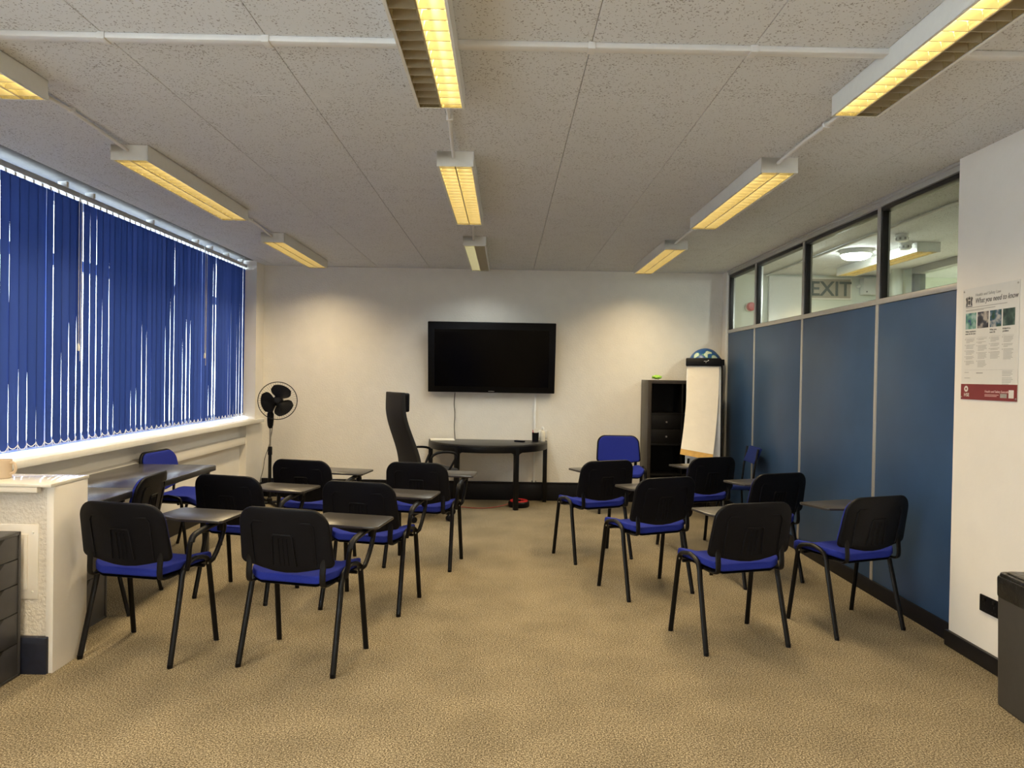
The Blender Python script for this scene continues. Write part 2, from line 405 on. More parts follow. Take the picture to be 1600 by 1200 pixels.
# right wall (nearer half, plastered)
wr = struct(MB().box(2.478, 2.70, YN, 3.90, 0, CEIL+.1).build('wall_right', M_PLAIN, smooth=False))
struct(MB().box(2.455, 2.478, YN, 3.905, 0, .085).build('baseboard_right', M_BASE, bevel=.004))

# ceiling: plank tiles with open joints
cl = struct(MB().box(-3.25, 7.6, YN-.15, YB+.15, CEIL+.014, CEIL+.12).build('ceiling', mat('dark_void', (.16, .16, .16), .9), smooth=False))
SE = [XL] + [.296+.6*k for k in range(-5, 4)] + [XR+.05]
ROWS = [YN, -1.605, .795, 3.195, 5.595, 7.995, YB]
tiles = {}
for a, b in zip(SE, SE[1:]):
    for c, d in zip(ROWS, ROWS[1:]):
        key = (round(b-a, 3), round(d-c, 3))
        if key not in tiles:
            tiles[key] = MB().box(.0012, key[0]-.0012, .0008, key[1]-.0008, 0, .016).mesh('ceiling_tile', M_CEIL, .0012, 1, False)
        link('ceiling_tile', tiles[key], cl, (a, c, CEIL))

# ------------------------------------------------------------------ glazed partition on the right
wp = struct(MB().box(XR+.012, XR+.062, 3.90, 8.06, .10, 1.975).build('wall_partition', M_PANEL, smooth=False))
MB().box(XR, XR+.07, 8.06, YB, 0, CEIL).build('end_post', M_PLAIN, wp, smooth=False)
MB().box(XR-.02, XR+.01, 8.045, 8.085, 0, CEIL).build('corner_trim', M_WHITE, wp, .003)
PM = [3.60, 4.81, 6.03, 7.19, 8.06]
for a, b in zip(PM, PM[1:]):
    MB().box(XR+.002, XR+.014, max(a, 3.9)+.018, b-.018, .10, 1.972).build('panel', M_PANEL, wp, .002)
    MB().box(XR+.030, XR+.036, max(a, 3.9)+.02, b-.02, 2.012, 2.62).build('pane', M_GLASS, wp, smooth=False)
    y1 = b-.022
    MB().box(XR+.004, XR+.045, y1-.024, y1, 2.012, 2.625).build('gasket', M_GASKET, wp, .002)
    MB().box(XR+.004, XR+.07, max(a, 3.9)+.02, b-.02, 2.600, 2.628).box(XR+.03, XR+.07, max(a, 3.9)+.02, b-.02, 2.010, 2.020).build('head_gasket', M_GASKET, wp, .002)
for y in PM[1:]: MB().box(XR-.004, XR+.07, y-.022, y+.012, .10, 2.645).build('mullion', M_ALU, wp, .002)
MB().box(XR-.006, XR+.07, 3.90, 8.06, 1.974, 2.010).build('rail', M_ALU, wp, .002)
MB().box(XR-.008, XR+.07, 3.90, 8.06, 2.632, CEIL-.002).box(XR-.022, XR-.006, 3.90, 8.06, CEIL-.018, CEIL-.002).build('head_channel', M_ALU, wp, .002)
struct(MB().box(XR-.012, XR+.062, 3.90, 8.05, 0, .10).build('baseboard_partition', M_BASE, bevel=.003))

# corridor beyond the glass
struct(MB().box(XR+.05, 7.6, YB, YB+.15, 0, CEIL+.1).build('wall_corridor_end', M_CORR, smooth=False))
struct(MB().box(2.575, 7.5, YN, YB, CEIL, CEIL+.014).build('ceiling_corridor', M_CEIL, smooth=False))
wc = struct(MB().box(4.35, 4.47, 7.60, YB, 0, CEIL).box(4.35, 4.45, YN, 7.60, 0, 1.98).build('wall_corridor', M_CORR, smooth=False))
MB().box(4.34, 4.46, YN, 7.60, 2.61, CEIL).box(4.34, 4.46, YN, 7.60, 1.98, 2.02).build('rail', M_ALU, wc, .002)
for y in (7.57, 6.3, 5.0, 3.7): MB().box(4.34, 4.46, y-.02, y+.03, 1.98, 2.62).build('mullion', mat('grey_mullion', (.2, .21, .22), .4) if 'grey_mullion' not in MATS else MATS['grey_mullion'], wc, .002)
for a, b in ((6.33, 7.55), (5.03, 6.28), (3.73, 4.98)): MB().box(4.40, 4.405, a, b, 2.02, 2.61).build('pane', M_GLASS, wc, smooth=False)
struct(MB().box(7.5, 7.6, YN, YB, 0, CEIL+.1).build('wall_far', M_CREAM, smooth=False))
tag(MB().box(5.2, 5.62, 8.20, 8.272, 0, 2.5).build('door_leaf', M_PINK, bevel=.004), 'pink panel seen through the two glazed partitions', 'panel')
tag(MB().box(3.04, 3.42, 8.235, 8.275, 0, 2.66).build('door_panel', M_WHITE, bevel=.004), 'tall white panel left of the exit sign in the corridor', 'panel')
ex = thing('exit_sign', 'exit sign on the corridor end wall beyond the glass', 'sign', (3.76, 8.274, 2.41))
MB().box(-.25, .25, -.03, 0, -.01, .245).build('frame', M_CREAM, ex, .004)
MB().box(-.232, .232, -.034, -.028, .008, .227).build('face', M_SIGN, ex, .001)
text_mesh('lettering', 'EXIT', .235, M_SIGNT, ex, (0, -.0345, .036), (math.pi/2, 0, 0), align='CENTER', scale=(1.0, 1, 1), bold=.004)
jb = thing('junction_box', 'white wall box right of the corridor exit sign', 'box', (4.20, 8.275, 2.46))
MB().box(-.085, .085, -.10, 0, 0, .19).build('casing', M_WHITE, jb, .006)
MB().lathe([(.008, 0), (.008, -.006), (0, -.007)], (-.05, -.10, .03), 10, 'y').build('button', M_INK, jb)
MB().lathe([(.02, 0), (.02, -.05), (.012, -.055), (0, -.055)], (-.12, -.02, .10), 12, 'y').build('knob', M_WHITE, jb)
tag(MB().tube([(4.25, 7.72, 0), (4.25, 7.72, CEIL)], .055, 20).build('pipe', M_CORR), 'thick white riser pipe in the corridor corner', 'pipe')
al = thing('alarm_sounder', 'red alarm sounder on a pale base behind the end pane', 'alarm', (2.83, YB, 2.30))
MB().lathe([(.055, 0), (.055, -.03), (.05, -.035)], (0, 0, 0), 20, 'y').build('mount', M_CREAM, al)
MB().lathe([(.05, -.03), (.05, -.07), (.04, -.09), (0, -.095)], (0, 0, 0), 20, 'y').build('sounder', M_REDP, al)
bh = thing('bulkhead_light', 'round glowing white bulkhead light on the corridor ceiling', 'ceiling light', (3.27, 6.66, CEIL))
MB().lathe([(.135, 0), (.14, -.03), (.135, -.042)], n=32).build('rim', M_WHITE, bh)
MB().lathe([(.131, -.04), (.118, -.066), (.08, -.084), (0, -.09)], n=32).build('diffuser', M_BULK, bh)
for x, y, lb in ((3.28, 5.90, 'smoke detector hanging nearest the glass in the corridor'), (3.505, 6.25, 'lower ribbed smoke detector beside the corridor strip light')):
    sd = thing('smoke_detector', lb, 'smoke detector', (x, y, CEIL), group='corridor smoke detectors')
    MB().lathe([(.055, 0), (.055, -.02), (.05, -.022)], n=24).build('mount', M_WHITE, sd)
    MB().lathe([(.048, -.02), (.05, -.045), (.04, -.06), (0, -.062)], n=24).build('head', M_WHITE, sd)
    for k in range(8):
        a = k*math.pi/4
        MB().box(-.004, .004, -.008, .008, -.05, -.03).build('vent_slot', M_INKL, sd, loc=(.046*math.cos(a), .046*math.sin(a), 0)).rotation_euler = (0, 0, a)
tag(MB().tube([(3.02, YN+.1, CEIL-.014), (3.02, YB-.02, CEIL-.014)], .012, 8).build('conduit', M_CONDUIT), 'thin white conduit along the corridor ceiling', 'conduit')

# ------------------------------------------------------------------ ceiling luminaires
LUM_L, LUM_W, LUM_H = 1.52, .205, .085
def lum_meshes():
    h = MB(); w = LUM_W/2; t = .004
    h.box(-w, -w+t, 0, LUM_L, -LUM_H, 0); h.box(w-t, w, 0, LUM_L, -LUM_H, 0); h.box(-w, w, 0, t, -LUM_H, 0); h.box(-w, w, LUM_L-t, LUM_L, -LUM_H, 0)
    h.box(-w, w, 0, LUM_L, -t, 0)
    h.box(-w, -w+.012, 0, LUM_L, -LUM_H, -LUM_H+.003); h.box(w-.012, w, 0, LUM_L, -LUM_H, -LUM_H+.003)
    rf = MB()
    for s in (-1, 1):
        for k in range(5):           # curved trough sides
            a0, a1 = k/5, (k+1)/5
            f = lambda a: (.086-.030*a*a, -LUM_H+.004+.055*a)
            for side in (-1, 1):
                c = s*.0465
                (p, q), (p2, q2) = f(a0), f(a1)
                p, p2 = p/2, p2/2
                rf.prism([(c+side*p, q), (c+side*(p+.0008), q), (c+side*(p2+.0008), q2), (c+side*p2, q2)], .006, LUM_L-.006, 'y')
        for ye in (.005, LUM_L-.0065): rf.box(s*.0465-.044, s*.0465+.044, ye, ye+.0015, -LUM_H+.001, -LUM_H+.060)
        rf.box(s*.0465-.030, s*.0465+.030, .006, LUM_L-.006, -LUM_H+.060, -LUM_H+.062)
    bl = MB(); pts = [(-.043, -.004), (.043, -.004), (.041, .012), (.036, .028), (.018, .030), (0, .031), (-.018, .030), (-.036, .028), (-.041, .012)]
    bl.prism(pts, -.0016, .0016, 'y')
    tb = MB().tube([(0, .03, 0), (0, LUM_L-.03, 0)], .012, 12)
    sp = MB().box(-.003, .003, .004, LUM_L-.004, -LUM_H, -LUM_H+.04)
    return h, rf, bl, tb, sp
h_, rf_, bl_, tb_, sp_ = lum_meshes()
me_h = h_.mesh('housing', M_HOUSING, .002, 1); me_rf = rf_.mesh('reflector', M_REFL); me_bl = bl_.mesh('louvre_blade', M_BLADE, smooth=False)
me_tb = {k: tb_.mesh('fluorescent_tube', ma_) for k, ma_ in (('on', M_TUBE), ('cool', M_TUBEW), ('off', M_TUBEOFF))}
me_sp = sp_.mesh('centre_strip', M_BLADE)
def luminaire(x, y, label, states=('on', 'on'), power=1.0, group='ceiling luminaires in three rows', blades=21):
    r = thing('ceiling_luminaire', label, 'ceiling light', (x, y, CEIL), group=group)
    link('housing', me_h, r); link('reflector', me_rf, r); link('centre_strip', me_sp, r)
    for s, st in zip((-1, 1), states): link('fluorescent_tube', me_tb[st], r, (s*.0465, 0, -LUM_H+.047))
    for s in (-1, 1):
        for k in range(blades): link('louvre_blade', me_bl, r, (s*.0465, .045+k*(LUM_L-.09)/(blades-1), -LUM_H+.005))
    la = bpy.data.lights.new('lamp_light', 'AREA'); la.shape = 'RECTANGLE'; la.size = .18; la.size_y = LUM_L-.06
    la.color = LAMP_COL if 'cool' not in states else (.95, 1.0, .95); la.energy = LAMP_W*power; la.spread = math.radians(140)
    lo = bpy.data.objects.new('lamp_light', la); COL.objects.link(lo); lo.parent = r; lo.location = (0, LUM_L/2, -LUM_H-.004)
    return r
ROWX = (-2.09, -.30, 1.495); ROWY = (-.83, 1.56, 3.93, 6.32)
names = {0: 'window side', 1: 'centre', 2: 'partition side'}
where = {1: 'nearest lit twin-tube luminaire overhead in the {} row', 2: 'middle twin-tube luminaire in the {} row of the ceiling', 3: 'farthest twin-tube luminaire in the {} row, close to the back wall'}
for i, x in enumerate(ROWX):
    for j, y in enumerate(ROWY):
        if j == 0: continue
        st = {(1, 1): ('off', 'on'), (2, 1): ('on', 'off'), (1, 3): ('cool', 'off')}.get((i, j), ('on', 'on'))
        luminaire(x, y, where[j].format(names[i]), st, .55 if 'off' in st else 1.0)
for i, x in enumerate(ROWX): luminaire(x, -.83, 'added unseen twin-tube luminaire behind the viewer in the {} row'.format(names[i]), blades=9)  # rows continued out of view, added to lift ceiling and wall brightness
luminaire(3.685, 6.20, 'yellow strip luminaire on the corridor ceiling beyond the glass', group='corridor luminaires', power=2.0)
luminaire(5.9, 5.4, 'added unseen strip luminaire lighting the cream room beyond the corridor', ('cool', 'cool'), group='corridor luminaires', power=14.0, blades=9)  # lamp added out of view to brighten the far room
# conduit between the luminaires, trunking across the ceiling
for i, x in enumerate(ROWX):
    for y0, y1, w_ in ((3.08, 3.93, 'nearest and middle'), (5.45, 6.32, 'middle and farthest')):
        c = thing('conduit', 'white conduit linking the {} luminaires of the {} row'.format(w_, names[i]), 'conduit', (x, y0, CEIL), group='conduits between luminaires')
        p = [(.012, -.02, -.02), (.012, .30, -.014), (.0, .55, -.018), (-.01, y1-y0+.012, -.032)]
        MB().tube(smooth_path(p, 2), .0095, 8).build('pipe', M_CONDUIT, c)
        MB().box(-.004, .028, .30, .32, -.026, 0).build('clip', M_CONDUIT, c, .002)
tr = thing('ceiling_trunking', 'long white trunking running across the ceiling past the luminaires', 'trunking', (0, 2.645, CEIL))
MB().box(-2.82, 2.47, -.022, .022, -.022, 0).build('channel', M_CONDUIT, tr, .005)
for x in (-1.504, -.904, .296, .896): MB().box(x-.014, x+.014, -.026, .026, -.026, 0).build('joint_cover', M_CONDUIT, tr, .002)

# ------------------------------------------------------------------ vertical blinds
XB = -2.95; BZ0, BZ1 = .955, 2.595
def slat_mesh(twist, bow):
    def fn(u, v):
        a = twist*(1-v)**1.5+bow*math.sin(v*9+twist*50)
        y = (u-.5)*.089; c = .004*(1-(2*u-1)**2)
        return (-y*math.sin(a)+c, y*math.cos(a), BZ0+(BZ1-BZ0)*v), (math.cos(a), math.sin(a), 0)
    return MB().surface(fn, 3, 8).mesh('slat', M_SLAT)
me_slats = [slat_mesh(t, b) for t, b in ((.0, .01), (.05, .012), (.09, .015), (.12, .01), (.03, .02), (.07, .006), (.10, .02), (-.03, .01))]
me_weight = MB().box(-.002, .002, -.042, .042, 0, .03).mesh('slat_weight', M_SLAT, smooth=False)
def blind(y0, y1, label, cord_y):
    b = thing('vertical_blind', label, 'blind', (XB, y0, 0), group='blue vertical blinds along the window')
    MB().box(-.022, .022, .0, y1-y0, 2.612, 2.648).build('headrail', M_ALU, b, .003)
    for yy in (.15, (y1-y0)/2, y1-y0-.15): MB().box(-.03, .03, yy-.012, yy+.012, 2.648, CEIL).build('bracket', M_WHITE, b)
    n = int((y1-y0)/.0795); ch = MB(); y = .04
    pts = []
    for k in range(n):
        y = .034+k*(y1-y0-.068)/(n-1)
        a = SLAT_A + random.gauss(0, .035) + (random.random() < .10)*random.uniform(.06, .16)
        s = link('slat', random.choice(me_slats), b, (0, y, 0), (0, 0, a))
        link('hook', me_hook, b, (0, y, 2.59)); 
        pts.append(y)
    for ya, yb in zip(pts, pts[1:]):
        P = [(.030, ya+(yb-ya)*t, BZ0+.030-.034*4*t*(1-t)*(.8+.2*math.sin(ya*40))) for t in [i/6 for i in range(7)]]
        ch.tube(P, .0026, 4)
    for ya in pts: ch.tube([(.030, ya, BZ0+.034), (.030, ya, BZ0-.012)], .0022, 4)
    ch.build('bead_chain', M_CHAIN, b)
    if cord_y is not None:
        c = MB().tube([(.045, cord_y-y0, 2.61), (.046, cord_y-y0, 1.62)], .002, 5); c.tube([(.052, cord_y-y0+.02, 2.61), (.050, cord_y-y0+.012, 1.50)], .002, 5)
        cc = c.build('pull_cord', M_CHAIN, b)
        MB().lathe([(.004, .05), (.010, .03), (.011, 0), (0, -.002)], (.046, cord_y-y0, 1.57), 10).build('cord_weight', M_CHAIN, cc)
SLAT_A = .035
me_hook = MB().box(-.003, .003, -.010, .010, 0, .024).mesh('hook', M_WHITE, smooth=False)
blind(2.35, 4.885, 'blue vertical blind nearest the low wall', 4.84)
blind(4.89, 6.880, 'middle blue vertical blind above the desks', 6.86)
blind(6.905, 8.02, 'farthest narrow blue vertical blind by the corner with the fan', None)

# ------------------------------------------------------------------ stacking chairs
def sheet_back():
    """plastic backrest shell: outline in (x, z) on a gently curved, leaning surface"""
    def half(z):    # half width at height z (0..1)
        return .250-.030*z
    return half
def outline_back(inset=0.0, n=7):
    o = []
    zt, zb = .800-inset, .515+inset
    r = .085-inset*.5
    wt, wb = .236-inset, .247-inset
    for i in range(n+1):                     # right top corner
        a = math.radians(90*i/n); o.append((wt-r+r*math.cos(a), zt-r+r*math.sin(a)))
    o[:] = o
    top = [(x, z+.008*(1-(x/.22)**2)) for x, z in o]
    left = [(-x, z) for x, z in top[::-1]]
    rb = .03
    bot = []
    for i in range(n+1):
        a = math.radians(180+90*i/n); bot.append((-wb+rb+rb*math.cos(a), zb+rb+rb*math.sin(a)))
    mid = [(x, zb-.034*math.cos(x/.205*math.pi/2)**1.2) for x in (-.17, -.12, -.06, 0, .06, .12, .17)]
    br = [(-x, z) for x, z in bot[::-1]]
    return top+left+bot+mid+br
def back_y(x, z):                            # rear lean and wrap-around of the backrest
    return -.197-.20*(z-.50)+.35*x*x
def curved_plate(out, off, th, ma, name, parent, bevel=.006):
    """fan of rings from an outline, curved like the backrest; off = distance in front of the back surface"""
    mb = MB(); n = len(out); cx, cz = 0, .65; R = 5
    for side in (0, 1):
        for k in range(R+1):
            t = k/R if k else .001
            for x, z in out:
                px, pz = cx+(x-cx)*t, cz+(z-cz)*t
                mb.v.append((px, back_y(px, pz)+off+(th if side else 0), pz))
    N = (R+1)*n
    for side in (0, 1):
        for k in range(R):
            for i in range(n):
                j = (i+1) % n; q = (side*N+k*n+i, side*N+k*n+j, side*N+(k+1)*n+j, side*N+(k+1)*n+i)
                mb.f.append(q if side else q[::-1])
    for i in range(n):
        j = (i+1) % n; mb.f.append((R*n+i, N+R*n+i, N+R*n+j, R*n+j))
    return mb.build(name, ma, parent, bevel, 3)
def ribbon(pts, w, ma, name, parent):
    mb = MB().tube([(x, back_y(x, z)-.0016, z) for x, z in pts], w, 8); return mb.build(name, ma, parent)

def make_chair(tablet):
    t = thing('stacking_chair', 'chair', 'chair')
    # side frames: oval steel legs joined by a bend beside the seat
    def leg(s, front):
        if front: p = [(s*.2525, .19, 0), (s*.2525-s*.010, .135, .40), (s*.240, .128, .452), (s*.238, .100, .474), (s*.238, .02, .486)]
        else: p = [(s*.2525, -.19, 0), (s*.2525-s*.010, -.098, .37), (s*.240, -.088, .420), (s*.238, -.070, .455), (s*.238, -.030, .478), (s*.238, .02, .486)]
        return [p[0], tuple(Vector(p[0]).lerp(Vector(p[1]), .9))]+[tuple(v) for v in smooth_path(p[1:], 2)]
    for s in (-1, 1):
        for fr in (True, False):
            l = MB().tube(leg(s, fr), .0150, 12, .0110, up=(0, 1, 0)).build('leg', M_STEEL, t)
            y = .19 if fr else -.19
            MB().lathe([(.0118, 0), (.0122, .018), (.010, .019)], (s*.2525, y, 0), 10).build('foot_cap', M_PLAST, l)
            MB().lathe([(.006, 0), (.005, .004*s), (0, .005*s)], (s*.245, .118 if fr else -.080, .435), 8, 'x').build('bolt', M_CHROME, l)
    # seat: dished cushion in a plastic pan
    def sz(x, y):
        front = max(0, (y-.12)/.11); rear = max(0, (-y-.10)/.08)
        return .436+1.0*x*x-.030*front**2+.006*rear
    ol = rrect(-.222, .222, -.170, .232, .07, 5); n = len(ol)
    def dish(off_t, off_b, ins, ma, name, bev):
        mb = MB(); R = 4
        for side in (0, 1):
            for k in range(R+1):
                u = k/R if k else .001
                for x, y in ol:
                    px = x*(1-ins/.222)*u; py = .03+(y-.03)*(1-ins/.2)*u
                    edge = max(0, u-.75)/.25
                    mb.v.append((px, py, sz(px, py)+(off_t-.010*edge*edge if side else off_b)))
        N = (R+1)*n
        for side in (0, 1):
            for k in range(R):
                for i in range(n):
                    j = (i+1) % n; q = (side*N+k*n+i, side*N+k*n+j, side*N+(k+1)*n+j, side*N+(k+1)*n+i); mb.f.append(q if side else q[::-1])
        for i in range(n):
            j = (i+1) % n; mb.f.append((R*n+i, N+R*n+i, N+R*n+j, R*n+j))
        return mb.build(name, ma, t, bev, 3)
    dish(.014, -.034, 0, M_BLUE, 'seat', .008)
    dish(-.034, -.046, .008, M_PLAST, 'seat_pan', .004)
    cb = MB()
    for y in (.10, -.062): cb.tube([(-.236, y, .425), (.236, y, .425)], .009, 8)
    cb.build('cross_bar', M_STEEL, t)
    # backrest posts
    for s in (-1, 1):
        x = s*.195
        p = [(x, -.055, .425), (x, -.15, .423), (x, -.192, .430), (x, -.196, .475), (x, -.1845, .56), (x, -.2045, .66)]
        MB().tube(smooth_path(p, 2), .0075, 8, .0165, up=(1, 0, 0)).build('back_post', M_STEEL, t)
    out = outline_back()
    bs = curved_plate(out, 0, .022, M_PLAST, 'backrest', t, .009)
    curved_plate([(x*.945, .65+(z-.65)*.94) for x, z in out], .021, .022, M_BLUE, 'back_cushion', t, .010)
    # moulded relief on the rear of the shell
    ribbon([(-.165, .52), (-.165, .715), (-.150, .735), (.150, .735), (.165, .715), (.165, .52)], .0036, M_PLAST, 'moulded_rib', bs)
    ribbon([(-.062, .52), (-.052, .665), (-.045, .672), (.045, .672), (.052, .665), (.062, .52)], .0042, M_PLAST, 'moulded_grip', bs)
    for x in (-.022, 0, .022):
        MB().tube([(x, back_y(x, .655)-.0014, .655), (x, back_y(x, .52)-.0014, .52)], .0030, 6).build('moulded_line', M_PLAST, bs)
    if tablet:
        p = [(.255, -.070, .448), (.270, -.078, .50), (.278, -.085, .575), (.282, -.070, .612), (.284, -.02, .630), (.284, .14, .645), (.283, .195, .640), (.281, .210, .605), (.272, .165, .50), (.266, .130, .455), (.25, .125, .44)]
        ar = MB().tube([p[0]]+smooth_path(p[1:-1], 2)+[p[-1]], .0125, 10).build('arm_frame', M_STEEL, t)
        MB().tube(smooth_path([(.283, -.078, .592), (.283, -.066, .618), (.284, -.02, .634), (.284, .10, .647)], 2), .0175, 10, .0125).build('arm_pad', M_PLAST, ar)
        tp = [(.325, .335), (.345, .320), (.365, .062), (.352, .045), (.11, .042), (-.035, .100), (-.055, .130), (-.060, .315), (-.045, .335)]
        MB().prism(tp, .662, .676).build('writing_tablet', M_TABLET, t, .003)
        cl_ = MB().box(.262, .306, .135, .205, .640, .662).box(.20, .29, .15, .19, .650, .663)
        MBc = cl_.build('tablet_clamp', M_PLAST, t, .003)
        MB().lathe([(.017, 0), (.017, -.03), (.013, -.036), (0, -.036)], (.284, .165, .635), 12).build('clamp_knob', M_PLAST, MBc)
    return t
P_TAB = make_chair(True); P_PLAIN = make_chair(False)
used = {}
def place(proto, x, y, deg, label, group):
    o = proto if proto.name not in used else copy_tree(proto)
    used[proto.name] = 1
    o.location = (x, y, 0); o.rotation_euler = (0, 0, math.radians(deg-90)); tag(o, label, 'chair', group)
GT = 'tablet chairs facing the television'
CH = [(-1.821, 3.683, 78.6, 'tablet chair standing beside the low wall, nearest row of the left block'),
      (-1.003, 3.604, 77, 'tablet chair at the aisle in the nearest row of the left block'),
      (-1.67, 4.64, 76.4, 'tablet chair in the second row of the left block, behind the desk chair'),
      (-.826, 4.466, 77.8, 'tablet chair at the aisle in the second row of the left block'),
      (-1.46, 5.48, 78, 'tablet chair in the farthest row of the left block, in front of the fan'),
      (-.609, 5.436, 80.6, 'tablet chair in front of the high-backed office chair'),
      (1.265, 3.943, 105.7, 'tablet chair at the aisle in the nearest row of the right block'),
      (2.048, 4.209, 110.5, 'tablet chair pushed close to the blue partition in the nearest right row'),
      (.977, 4.841, 113, 'tablet chair at the aisle in the second row of the right block'),
      (1.847, 5.142, 111, 'tablet chair in the second right row, half hidden behind the nearest row'),
      (.72, 5.727, 112.7, 'tablet chair in the farthest right row, in front of the blue-backed chair'),
      (1.65, 6.09, 112, 'tablet chair in the farthest right row, in front of the flipchart')]
for x, y, a, lb in CH: place(P_TAB, x, y, a, lb, GT)
GP = 'plain stacking chairs without tablets'
place(P_PLAIN, -2.41, 4.41, 186, 'plain stacking chair with its back turned, pulled up to the desk', GP)
place(P_PLAIN, -2.565, 5.68, -6, 'blue chair behind the far end of the desk, under the window', GP)
place(P_PLAIN, 1.265, 7.70, -90, 'blue-backed chair facing the room beside the black bookcase', GP)

# small chair by the partition: slim tubular frame
sc = thing('side_chair', 'small dark chair with a slim blue back standing against the partition', 'chair', (2.20, 6.90, 0), math.radians(90-2))
for s in (-1, 1):
    MB().tube([(s*.175, .175, 0), (s*.17, .165, .40)], .010, 8).build('leg', M_STEEL, sc)
    MB().tube([(s*.175, -.19, 0), (s*.17, -.165, .40), (s*.17, -.185, .60), (s*.17, -.215, .79)], .010, 8).build('leg', M_STEEL, sc)
MB().prism(rrect(-.19, .19, -.17, .20, .05), .40, .44).build('seat', M_NAVY, sc, .012)
MB().sheet(lambda u, v: ((-.16+.32*u, -.195-.06*(v)+.25*(.36*(u-.5))**2, .645+.15*v), (0, 1, 0)), 8, 4, .026).build('backrest', M_NAVY, sc, .006)
MB().tube([(-.17, -.17, .38), (.17, -.17, .38)], .008, 8).tube([(-.17, .165, .385), (.17, .165, .385)], .008, 8).build('cross_bar', M_STEEL, sc)

# ------------------------------------------------------------------ desks under the window
def desk(y0, y1, label, seam):
    d = thing('desk', label, 'desk', (-2.50, (y0+y1)/2, 0), group='dark desks along the window wall')
    h = (y1-y0)/2-.002
    MB().box(-.31, .30, -h, h, .700, .732).build('desk_top', M_DESK, d, .003)
    MB().box(-.312, .303, -h-.0005, h+.0005, .692, .7295).build('edge_band', M_DESKEDGE, d, .003)
    for sx in (-1, 1):
        for sy in (-1, 1):
            if (sx, sy) == (1, seam): continue          # the drawer unit carries this corner
            MB().box(sx*.26-.02, sx*.26+.02, sy*(h-.07)-.02, sy*(h-.07)+.02, 0, .70).build('leg', M_DESKEDGE, d, .004)
    MB().box(-.24, .24, h-.085, h-.06, .66, .70).box(-.24, .24, -h+.06, -h+.085, .66, .70).build('frame_rail', M_DESKEDGE, d)
desk(3.66, 4.305, 'short dark wood-grain desk touching the low wall', 1)
desk(4.31, 5.42, 'long dark wood-grain desk with its free end toward the corner', -1)

def drawer_unit(x, y, w, label, hts, h):
    """fronts face +X"""
    u = thing('drawer_unit', label, 'drawer unit', (x, y, 0), group='charcoal drawer units')
    MB().box(-.50, -.02, 0, w, 0, h).box(-.02, 0, 0, .014, 0, h).box(-.02, 0, w-.014, w, 0, h).box(-.50, 0, 0, w, h-.014, h).box(-.02, 0, 0, w, 0, .012).build('carcass', M_GREY, u, .0015)
    z = h-.016
    for t in hts:
        f = MB().box(-.018, -.003, .016, w-.016, z-t+.004, z).build('drawer', M_GREY, u, .0015)
        c = w/2
        MB().prism([(c-.075, z+.0005), (c+.075, z+.0005), (c+.040, z-.026), (c-.040, z-.026)], -.010, -.0022, 'x').build('finger_slot', M_SLOT, f)
        z -= t
drawer_unit(-2.265, 2.985, .36, 'charcoal five-drawer unit in the near left corner against the low wall', (.112, .118, .134, .145, .145), .68)
drawer_unit(-2.31, 3.68, .47, 'charcoal drawer unit under the short desk behind the low wall', (.17, .25, .26), .70)
mg = thing('mug', 'cream mug with its handle outward on the low wall worktop', 'mug', (-2.470, 3.50, .905))
MB().lathe([(.0, .006), (.036, .006), (.039, .012), (.0405, .088), (.0425, .092), (.0445, .090), (.0445, .004), (.040, 0), (0, 0)], n=32).build('cup', M_MUG, mg)
MB().tube(smooth_path([(.043, 0, .075), (.062, 0, .078), (.073, 0, .055), (.066, 0, .030), (.043, 0, .022)], 2), .0055, 8, .0075).build('handle', M_MUG, mg)

# ------------------------------------------------------------------ television, half-round table and what is on it
tv = thing('television', 'large black wall-mounted television tilted slightly down', 'television', (-.168, YB, 1.655))
tv_tilt = bpy.data.objects.new
A = math.radians(9)
def tvp(mb, name, ma, par, bev=0.0):
    o = mb.build(name, ma, par, bev); o.location = (0, -.115, 0); o.rotation_euler = (A, 0, 0); return o
tvp(MB().box(-.73, .73, -.028, .03, -.405, .405), 'bezel', M_TV, tv, .006)
tvp(MB().box(-.655, .655, -.0295, -.027, -.335, .325), 'screen', M_SCREEN, tv)
tvp(MB().box(-.035, .035, -.031, -.027, -.392, -.386), 'badge', M_CHROME, tv, .001)
MB().box(-.2, .2, -.080, -.001, -.18, .18).build('wall_bracket', M_STEEL, tv, .004)
cb_ = tag(MB().tube(smooth_path([(-.590, 8.262, 1.245), (-.595, 8.262, 1.20), (-.60, 8.262, 1.1), (-.585, 8.262, 1.0), (-.595, 8.262, .85), (-.582, 8.255, .72), (-.57, 8.253, .6), (-.555, 8.25, .45), (-.55, 8.24, .20), (-.53, 8.235, .02)], 2), .004, 6).build('cable', M_CABLE), 'thin black cable hanging from the television to behind the table', 'cable')
tk = thing('cable_trunking', 'slim white cable trunking running down the wall below the television', 'trunking', (.345, YB, 0))
MB().box(-.012, .012, -.024, 0, .215, 1.235).build('channel', M_WHITE, tk, .002)
MB().box(-.03, .03, -.012, 0, .215, .232).build('end_cap', M_INKL, tk, .002)
so = thing('wall_socket', 'white double socket on the back wall just right of the trunking', 'socket', (.44, YB, .775))
MB().box(-.05, .05, -.012, 0, -.045, .045).build('plate', M_WHITE, so, .004)
for x in (-.024, .024): MB().box(x-.008, x+.008, -.016, -.011, .012, .032).build('switch', M_WHITE, so, .002)

